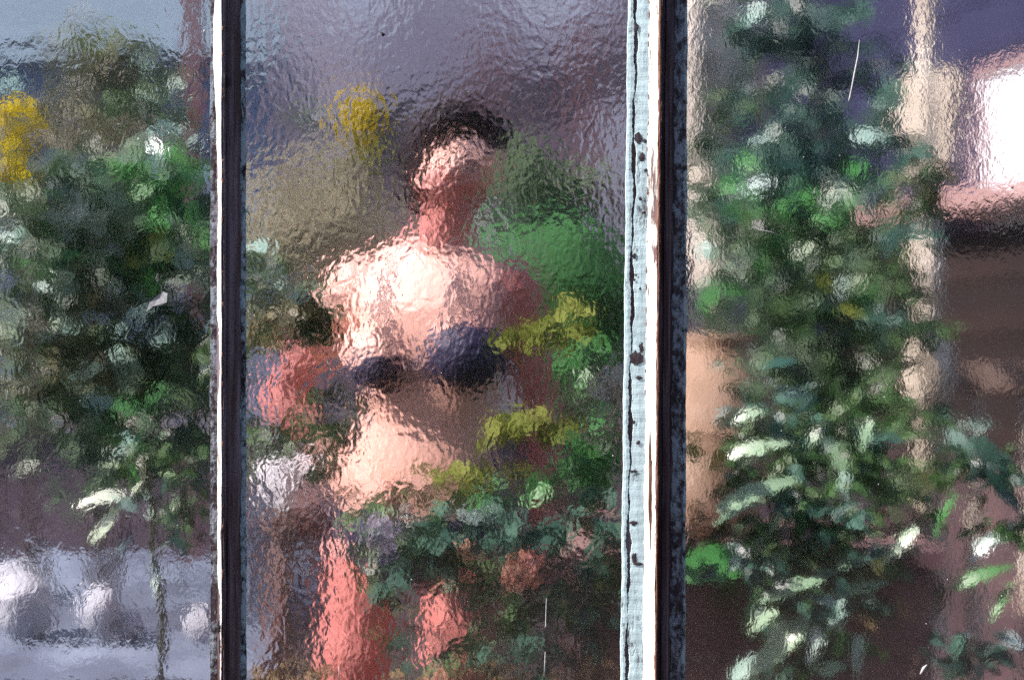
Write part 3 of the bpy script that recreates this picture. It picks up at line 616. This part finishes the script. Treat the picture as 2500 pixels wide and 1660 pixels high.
# wooden plant stand + white planter
c = P(722, 1262, .80)
stand = empty('plant_stand', (c.x, .80, 0), 'brown three legged wooden stand carrying the white planter', 'stand')
ST = mottled('reddish_brown_wood', [(.06,.03,.025),(.10,.052,.045),(.15,.085,.07)], 20, .6, .002, (1,1,.2))
MB().lathe((c.x,.80,c.z-.022), [(.06,0),(.072,.004),(.072,.02),(.06,.021)], 24).build('top', ST, stand, True)
for i in range(3):
    a_ = R(90+120*i+25); MB().tube([(c.x+.04*math.cos(a_), .80+.04*math.sin(a_), c.z-.02), (c.x+.13*math.cos(a_), .80+.08*math.sin(a_), 0)], [.017,.012], 8).build('leg', ST, stand, True)
pot = empty('white_planter', (c.x,.80,c.z), 'white ceramic planter on a brown stand left of the person', 'planter')
WC = mottled('white_glaze', [(.66,.66,.69),(.78,.78,.80),(.84,.84,.85)], 16, .35, .001)
MB().lathe((c.x,.80,c.z+.001), [(.034,0),(.045,.01),(.058,.06),(.064,.085),(.060,.088),(.057,.078)], 32).build('bowl', WC, pot, True); bowl = pot.children[0] if pot.children else COL.objects['bowl']
MB().lathe((c.x,.80,c.z+.08), [(.066,.01),(.069,.014),(.069,.03),(.064,.034),(.056,.03),(.055,.012)], 32).build('rim', WC, bowl, True)
MB().lathe((c.x,.80,c.z+.082), [(.054,.0),(.05,.012),(.02,.02),(.004,.022)], 20).build('soil', DEBRIS, bowl, True)

c = P(648, 0, 1.02)
bk = empty('zinc_bucket', (c.x,1.02,.642), 'blue grey zinc bucket beside the left glazing bar', 'bucket')
ZN = mottled('blue_grey_zinc', [(.22,.25,.30),(.30,.33,.39),(.38,.42,.48)], 18, .45, .001)
ZN.node_tree.nodes['Principled BSDF'].inputs['Metallic'].default_value = .3
MB().lathe((c.x-.02,1.02,.642), [(.048,0),(.05,.004),(.066,.25),(.07,.255),(.07,.263),(.064,.263),(.048,.02)], 32).build('body', ZN, bk, True)
hp = [(c.x-.02+.07*math.cos(R(a_)), 1.02, .885+.06*math.sin(R(a_))) for a_ in range(0, 181, 15)]
MB().tube(hp, .003, 6).build('handle', ZN, bk, True)

STONE = mottled('white_limestone', [(.30,.32,.36),(.42,.44,.48),(.56,.58,.61)], 22, .8, .004)
def stone(px, py, y, rx, rz, lab):
    c = P(px, py, y); k = KK(y)
    me = bpy.data.meshes.new('white_stone'); bm = bmesh.new(); bmesh.ops.create_icosphere(bm, subdivisions=3, radius=1)
    ph = random.uniform(0, 9)
    for v_ in bm.verts:
        p = v_.co; f = 1+.10*math.sin(3*p.x+ph)+.08*math.sin(4*p.y+2*ph)+.06*math.sin(5*p.z-ph)
        p *= f; p.x *= rx*k; p.y *= rx*k*.9; p.z *= rz*k
    zmin = min(v_.co.z for v_ in bm.verts)
    bm.to_mesh(me); bm.free()
    o = link('white_stone', me, STONE, None, True); o.location = (c.x, y, .6405-zmin)
    tag(o, lab, 'stone', 'white stones on the concrete bench')
stone(56, 1500, .86, 82, 72, 'big round white stone at the far left end of the concrete bench')
stone(240, 1520, .82, 46, 74, 'tall narrow white stone standing second on the concrete bench')
stone(312, 1560, .86, 42, 26, 'low flat white stone leaning by the tall narrow one')
stone(492, 1545, .80, 28, 50, 'small white stone beside the left glazing bar')
stone(50, 1400, 1.30, 75, 44, 'wide dull white stone at the back of the bench, far left')

# ================================================================== the person
PX, PY = -.152, .66
YAW = R(15); fw = Vector((-math.sin(YAW), -math.cos(YAW), 0)); rt = Vector((math.cos(YAW), -math.sin(YAW), 0))
def L(a, b, z): return Vector((PX, PY, z))+rt*a+fw*b
def ring(z, aw, bd, a0=0, b0=0, n=24, e=2.3):
    out = []
    for j in range(n):
        t_ = 2*math.pi*j/n; ca, sa = math.cos(t_), math.sin(t_)
        out.append(L(a0+aw*math.copysign(abs(ca)**(2/e), ca), b0+bd*math.copysign(abs(sa)**(2/e), sa), z))
    return out
def loft(m, rings):
    n = len(rings[0]); v = [p for r in rings for p in r]; f = []
    for i in range(len(rings)-1):
        for j in range(n): f.append((i*n+j, i*n+(j+1)%n, (i+1)*n+(j+1)%n, (i+1)*n+j))
    f.append(tuple(range(n))[::-1]); f.append(tuple(range((len(rings)-1)*n, len(rings)*n))); return m.add(v, f)
person = empty('person', (PX, PY, 0), 'person in a dark bikini standing behind the middle pane, hand on hip', 'person')
T = [(.79,.10,.075,-.035,0),(.83,.142,.096,-.030,0),(.90,.156,.102,-.028,0),(.97,.146,.096,-.022,0),(1.04,.132,.086,-.012,.003),(1.09,.124,.080,-.006,.004),(1.16,.132,.086,0,.004),(1.24,.147,.096,0,.002),(1.31,.156,.094,0,0),(1.365,.150,.078,0,-.006),(1.405,.105,.058,0,-.012),(1.43,.062,.05,.005,-.01)]
B = MB(); loft(B, [ring(*t_) for t_ in T])
# breasts, under the bikini top
for s in (-1, 1): B.ball(L(.083*s+.006,.072,1.225+.006*s), (.068,.066,.064))
# neck and head (head tips to the right of the photograph)
hc = Vector((-.096,.63,1.572))
Mh_ = Matrix.Rotation(R(40), 3, 'Y') @ Matrix.Rotation(R(-8), 3, 'Z') @ Matrix.Rotation(R(-12), 3, 'X') @ Matrix.Scale(.80, 3)
def H(x, y, z): return hc+Mh_ @ Vector((x, y, z))
B.capsule(L(0,-.012,1.38), .060, hc.lerp(L(0,-.01,1.38),.42), .050); B.capsule(hc.lerp(L(0,-.01,1.38),.42), .050, hc+Vector((-.01,.02,-.03)), .046)
B.capsule(L(-.09,-.02,1.385), .042, L(0,-.02,1.42), .05); B.capsule(L(.09,-.02,1.385), .042, L(0,-.02,1.42), .05)
B.ball(H(0,.012,.025), (.074,.092,.088), m=Mh_); B.ball(H(0,-.022,-.030), (.060,.066,.078), m=Mh_)
B.capsule(H(-.022,-.052,-.088), .022, H(.022,-.052,-.088), .022); B.capsule(H(0,-.06,-.092), .018, H(0,-.05,-.085), .02)
B.capsule(H(0,-.078,.012), .010, H(0,-.100,-.030), .014); B.capsule(H(-.012,-.09,-.034), .009, H(.012,-.09,-.034), .009)
B.capsule(H(-.045,-.066,.030), .013, H(.045,-.066,.030), .013); B.capsule(H(-.016,-.078,-.062), .010, H(.016,-.078,-.062), .010)
for s in (-1, 1): B.ball(H(.074*s,.012,-.005), (.012,.022,.034), m=Mh_); B.ball(H(.042*s,-.060,-.022), (.024,.022,.024), m=Mh_)
# legs
for (ha, ka, fa, kb, fb) in ((-.118,-.172,-.16,.02,-.01), (.06,.075,.07,.06,.0)):
    h_, k_, a_ = L(ha,0,.86), L(ka,kb,.47), L(fa,fb-.02,.09)
    B.capsule(h_, .080, h_.lerp(k_,.5)+fw*.008, .068); B.capsule(h_.lerp(k_,.5)+fw*.008, .074, k_, .054)
    B.capsule(k_, .052, k_.lerp(a_,.35)-fw*.012, .055); B.capsule(k_.lerp(a_,.35)-fw*.012, .055, a_, .034)
    B.capsule(a_-Vector((0,0,.05))-fw*.03, .035, a_-Vector((0,0,.058))+fw*.07, .030); B.capsule(a_-Vector((0,0,.058))+fw*.07, .030, a_-Vector((0,0,.068))+fw*.13, .020)
def arm(sh, el, wr, palm_dir, spread, curl):
    B.capsule(sh, .054, sh.lerp(el,.5), .044); B.capsule(sh.lerp(el,.5), .044, el, .036)
    B.capsule(el, .037, el.lerp(wr,.35), .037); B.capsule(el.lerp(wr,.35), .037, wr, .024)
    d = palm_dir.normalized(); s_ = spread.normalized(); c_ = curl.normalized()
    for i, (o_, l_) in enumerate(((-.027,.072),(-.009,.082),(.009,.077),(.026,.060))):
        b0 = wr+d*.01+s_*o_*.7; b1 = wr+d*.085+s_*o_
        B.capsule(b0, .016, b1, .012)
        j1 = b1+d*l_*.5+c_*l_*.12; j2 = j1+d*l_*.38+c_*l_*.28
        B.capsule(b1, .0100, j1, .0092); B.capsule(j1, .0092, j2, .0078)
    t0 = wr+d*.02-s_*.022; t1 = wr+d*.055-s_*.056+c_*.012; t2 = t1+d*.034-s_*.010+c_*.012
    B.capsule(t0, .016, t1, .012); B.capsule(t1, .0115, t2, .009)
shl = L(-.155,-.005,1.358); ell = Vector((-.455,.74,1.140)); wrl = L(-.195,.045,1.02)
arm(shl, ell, wrl, L(-.10,.12,.985)-wrl, Vector((0,0,1)), -rt*-1)
shr = L(.152,-.040,1.350); elr = L(.192,-.085,1.09); wrr = L(.205,-.03,.86)
arm(shr, elr, wrr, Vector((0,0,-1))+fw*.12, fw*-1, -rt)
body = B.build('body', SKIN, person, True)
md = body.modifiers.new('remesh', 'REMESH'); md.mode = 'VOXEL'; md.voxel_size = .0052; md.use_smooth_shade = True
md = body.modifiers.new('smooth', 'SMOOTH'); md.factor = .5; md.iterations = 7
# bikini
for s in (-1, 1):
    cup = MB().ball(L(.086*s+.006,.079,1.212+.010*s), (.066+.010*s,.068,.060+.008*s)); cup = cup.build('bikini_cup', NAVY, person, True)
    MB().tube([L(.068*s,.128,1.265), L(.074*s,.105,1.31), L(.07*s,.07,1.37), L(.05*s,.005,1.435), L(.02*s,-.055,1.44)], [.008,.006,.005,.005,.005], 8).build('bikini_strap', NAVY, cup, True)
MB().tube([L(-.03,.112,1.203), L(.006,.096,1.203), L(.04,.112,1.210)], [.005,.004,.005], 8).build('bikini_link', NAVY, person, True)
bd = MB(); pts = ring(1.180,.129,.086,0,.004,40); bd.tube(pts+[pts[0]], .0045, 8).build('bikini_band', NAVY, person, True)
bt = MB(); loft(bt, [ring(.80,.125,.09,-.035,0),ring(.83,.149,.103,-.030,0),ring(.90,.162,.108,-.028,0),ring(.925,.160,.106,-.027,0)]); bt.build('bikini_bottom', NAVY, person, True)
for s in (-1, 1):
    MB().ball(H(.031*s,-.0725,.008), .0115, 12, 8).build('eye', EYEM, person, True)
MB().capsule(H(-.018,-.084,-.058), .006, H(.018,-.084,-.058), .006).capsule(H(-.014,-.084,-.067), .006, H(.014,-.084,-.067), .006).build('lips', LIPS, person, True)
hm = MB(); hm.ball(H(-.012,.036,.026), (.080,.086,.086), m=Mh_); hm.ball(H(-.070,.022,.01), (.055,.070,.088), m=Mh_)
for i in range(420):
    a0 = R(random.uniform(78, 222)); rr = .084; side = max(0, -math.cos(a0))
    s0 = Vector((rr*math.cos(a0), .018+rr*math.sin(a0), random.uniform(-.03,.08)))
    ln = random.uniform(.05,.09)+.04*side
    p0 = H(random.gauss(.015,.012),random.gauss(-.01,.035),.120)
    out = (Mh_ @ Vector((s0.x, (s0.y-.02), 0))).normalized()
    p1 = H(*s0)+out*(random.uniform(0,.014)+.052*side*random.random()**.7)
    p2 = p1+Vector((0,0,-ln*.5))+out*random.uniform(-.004,.012); p3 = p1+Vector((0,0,-ln))-out*random.uniform(-.006,.022)
    hm.tube([p0, p0.lerp(p1,.5)+out*(.016+.022*side)+Vector((0,0,.014)), p1+out*.004, p2, p3], [.005,.008,.008,.006,.0015], 5)
for i in range(36):      # fringe swept over the brow
    u = random.uniform(-1,1); p0 = H(random.gauss(.02,.01), -.02, .120); p2 = H(.055*u-.015, -.076+.02*abs(u), .055+random.uniform(-.012,.012))
    hm.tube([p0, H(.045*u, -.060, .105), p2], [.005,.007,.002], 5)
hm.build('hair', HAIR, person, True)

# ================================================================== glazing: panes and bars
def pane(label, x0, x1, mat):
    z0, z1 = .30, 1.98; t_ = .004
    m = MB().box((x0, 0, z0), (x1, t_, z1)); o = m.build('glass_pane', mat)
    me = o.data; me.materials.clear(); me.materials.append(mat); me.materials.append(GL_FLAT)
    for p in me.polygons: p.material_index = 0 if p.normal.y < -.5 else 1
    tag(o, label, 'glass', 'rolled glass panes'); return o
BLX, BRX = P(557,0,0).x, P(1611,0,0).x
pl = pane('left pane of wavy glass with green leaves behind', -1.10, BLX-.003, GL_LEFT)
pmid = pane('middle pane of hammered glass with a person behind', BLX+.003, BRX-.003, GL_MID)
pr = pane('right pane of rippled glass with brown house behind', BRX+.003, 1.35, GL_RIGHT)

def wave(seed, amp, scales=((37,1),(91,.55),(230,.4),(610,.25),(1500,.15))):
    rs = random.Random(seed); ph = [(s*rs.uniform(.8,1.25), a_*rs.uniform(.6,1.2), rs.uniform(0,6.28)) for s, a_ in scales]
    return lambda z: amp*sum(a_*math.sin(s*z+p) for s, a_, p in ph)
K0 = KK(0); ZT, ZB = CZ+1060*K0, CZ-1100*K0; NZ = 640
def tz(z): return (CZ-z)/K0/1660+.5           # 0 at the top of the photograph, 1 at the bottom
def X(px): return (px-1250)*K0
def strip(name, mat, parent, l0, l1, r0, r1, y0, y1, seed, ampl, ampr, th=.0016, knots_l=None, yr=None):
    """ragged-edged layer: left/right edge pixels at the photo's top and bottom, standing off the glass by y0 (left) and y1 (right)"""
    wl, wr_ = wave(seed, ampl*K0), wave(seed+77, ampr*K0); wy = wave(seed+5, .00025); v = []; f = []
    for i in range(NZ+1):
        z = ZB+(ZT-ZB)*i/NZ; t_ = tz(z)
        l = X(l0+(l1-l0)*t_)+wl(z); r = X(r0+(r1-r0)*t_)+wr_(z)
        if knots_l:
            yy = t_*1660; l = X(np.interp(yy, [k[0] for k in knots_l], [k[1] for k in knots_l]))+wl(z)
        d = wy(z); md_ = (y0+y1)/2-.0006
        v += [(l, -y0+th+d, z), (l+.0006, -y0+d-.0002, z), ((l+r)/2, -(y0+y1)/2-.0006+d*1.3, z), (r-.0006, -y1+d-.0002, z), (r, -y1+th+d, z)]
    for i in range(NZ):
        for j in range(4): a_ = i*5+j; f.append((a_, a_+1, a_+6, a_+5))
        f.append((i*5+4, i*5, i*5+5, i*5+9))
    return meshobj(name, v, f, mat, parent, False)
def sweep(name, mat, parent, prof0, prof1, seed, amp=.6):
    """the bar's own section (pixel, standoff) swept up the wall, edges knocked about a little"""
    ws = [(wave(seed+3*i, amp*K0), wave(seed+3*i+1, .0003)) for i in range(len(prof0))]; n = len(prof0); v = []; f = []
    for i in range(NZ+1):
        z = ZB+(ZT-ZB)*i/NZ; t_ = tz(z)
        for j in range(n):
            (xa, ya), (xb, yb) = prof0[j], prof1[j]
            v.append((X(xa+(xb-xa)*t_)+ws[j][0](z), -(ya+(yb-ya)*t_)+ws[j][1](z), z))
    for i in range(NZ):
        for j in range(n-1): a_ = i*n+j; f.append((a_, a_+1, a_+n+1, a_+n))
        f.append((i*n+n-1, i*n, i*n+n, i*n+2*n-1))
    f.append(tuple(range(n))[::-1]); f.append(tuple(range(NZ*n, NZ*n+n)))
    return meshobj(name, v, f, mat, parent, False)
def patch(parent, px, py, rx, ry, y, mat=BARE, name='bare_patch', seed=0):
    rs = random.Random(seed+px*7+py); c = Vector((X(px), -y, CZ-(py-830)*K0)); n = 18; v = [c+Vector((0,-.0005,0))]
    rr = [rs.uniform(.6,1.15) for _ in range(n)]
    for j in range(n):
        a_ = 2*math.pi*j/n; v.append(c+Vector((math.cos(a_)*rx*K0*rr[j], 0, math.sin(a_)*ry*K0*rr[j])))
    return meshobj(name, v, [(0, 1+(j+1) % n, 1+j) for j in range(n)], mat, parent)

# left bar
lb = empty('glazing_bar', (BLX, -.004, ZB), 'narrow dark timber glazing bar between the left and middle panes', 'glazing bar', 'glazing bars')
sweep('timber', TIMBER, lb, [(516,.0006),(530,.004),(549,.0195),(554,.0205),(557,.012),(566,.0145),(573,.0135),(577,.008),(587,.004),(600,.0006)],
      [(516,.0006),(532,.004),(549,.0195),(553,.0205),(557,.012),(566,.0145),(574,.0135),(578,.008),(587,.004),(600,.0006)], 11)
strip('putty', SPECK, lb, 514, 514, 532, 535, .0036, .0042, 21, 1.0, 1.6)
strip('white_paint', WHITE, lb, 530, 537, 548.5, 548.5, .0075, .0212, 31, .8, .5, .001,
      [(-300,529),(0,528),(60,523),(165,522),(230,527),(300,531),(420,533),(600,533),(760,532),(900,537),(1000,533),(1260,533),(1400,534),(1450,537),(1700,538),(2200,538)])
strip('putty', SPECKB, lb, 588, 588, 600.5, 602, .0034, .0030, 41, 2.2, .8)
patch(lb, 562, 205, 8, 14, .0165, DEBRIS, 'knot')
patch(lb, 530, 1450, 9, 32, .0052); patch(lb, 541, 1525, 5, 16, .0185, seed=3); patch(lb, 543, 1570, 3, 20, .0192, seed=4)
for i in range(26): patch(lb, random.uniform(548,552), random.uniform(0,1660), 2.2, random.uniform(3,9), .0215, RUST, 'rust_fleck', i)
# right bar
rb = empty('glazing_bar', (BRX, -.004, ZB), 'wide glazing bar with cracked pale blue putty between the middle and right panes', 'glazing bar', 'glazing bars')
sweep('timber', TIMBER, rb, [(1534,.0006),(1549,.0012),(1587,.003),(1607,.0215),(1613,.0225),(1616,.006),(1623,.006),(1625,.010),(1636,.0125),(1640,.010),(1641,.003),(1675,.0006)],
      [(1518,.0006),(1530,.0012),(1571,.003),(1596,.0215),(1601,.0225),(1604,.006),(1610,.006),(1612,.010),(1624,.0125),(1628,.010),(1630,.003),(1669,.0006)], 51)
strip('putty_bead', BLUEPUT, rb, 1532.5, 1514, 1549, 1527, .0026, .0032, 61, .9, 2.6)
strip('painted_rebate', BLUEPUT, rb, 1555.5, 1532.5, 1586, 1569, .0030, .0034, 71, 3.0, .6)
strip('white_paint', WHITE, rb, 1584.5, 1568, 1605, 1595, .0045, .0222, 81, 1.1, .7, .001)
strip('rust_edge', RUST, rb, 1604.5, 1594.5, 1611, 1600, .0228, .0232, 91, 1.2, .8, .0008)
strip('putty', SPECK, rb, 1646, 1634, 1676.5, 1671, .0034, .0030, 95, 2.0, .8)
strip('putty_lip', SPECKB, rb, 1671, 1665, 1678, 1672.5, .0037, .0033, 99, 2.2, .7)
for (x, y_, rx, ry) in [(1557,340,12,16),(1568,386,8,12),(1574,346,5,6),(1554,875,18,20),(1565,850,7,14),(1560,922,9,6),(1553,70,6,14),(1576,417,5,5),(1571,520,6,5),(1548,625,6,8),(1562,705,3,4),(1548,683,3,4),(1552,672,3,3),(1557,1080,6,6),(1546,1275,10,6),(1558,1375,12,5),(1548,1360,6,16),(1545,1150,14,4),(1562,486,4,5),(1547,1030,4,5)]:
    patch(rb, x, y_, rx, ry, .0044)
for i in range(24): patch(rb, random.uniform(1582,1588)-16*(i/40), 1660*i/40+random.uniform(-15,15), 1.8, random.uniform(4,12), .0058, RUST, 'rust_fleck', i)
pv = patch(rb, 1585, 1180, 6, 150, .0170, RUST, 'worn_paint', 5)

# drips and specks on the glass
def drip(parent, pts, r_, name='drip', mat=DRIP):
    MB().tube([Vector((X(x), -.0006, CZ-(y_-830)*K0)) for x, y_ in pts], [q*K0 for q in r_], 6).build(name, mat, parent, True)
drip(pr, [(2098,98),(2094,140),(2086,180),(2078,220),(2074,240),(2073,248)], [.4,1.8,2.2,1.4,1.8,3.0])
drip(pr, [(2263,1622),(2255,1630),(2247,1645)], [1.5,4.0,2.5])
drip(pr, [(1850,560),(1880,566),(1905,575)], [.4,.8,.3])
drip(pmid, [(1334,1460),(1333,1490),(1332,1526),(1332,1530)], [.5,1,1,2.6])
drip(pmid, [(1331,1590),(1330,1620),(1329,1650)], [.6,1.2,1.8]); drip(pmid, [(827,1625),(828,1665)], [.6,1.2])
drip(pmid, [(930,80),(938,88)], [2.5,4.5], 'leaf_fleck', DEBRIS); drip(pr, [(2471,457),(2473,460)], [3,2.5], 'leaf_fleck', DEBRIS)
drip(pl, [(497,82),(500,74)], [2,2.5]); meshobj('paint_chip', [Vector((X(x), -.0009-.0006*(q%3), CZ-(y_-830)*K0)) for q, (x, y_) in enumerate([(357,762),(366,738),(384,722),(398,712),(409,716),(408,738),(396,746),(374,748)])], [(7,6,5,4,3,2,1,0)], DRIP, pl)
rs = random.Random(3)
for i in range(46):
    p_ = rs.choice((pl, pmid, pmid, pr, pr)); lo, hi = {pl.name:(10,505), pmid.name:(615,1505), pr.name:(1690,2490)}[p_.name]
    x, y_ = rs.uniform(lo,hi), rs.uniform(10,1650); drip(p_, [(x,y_),(x+rs.uniform(-2,2),y_+rs.uniform(1,3))], [rs.uniform(.6,1.5)]*2, 'dust_speck')
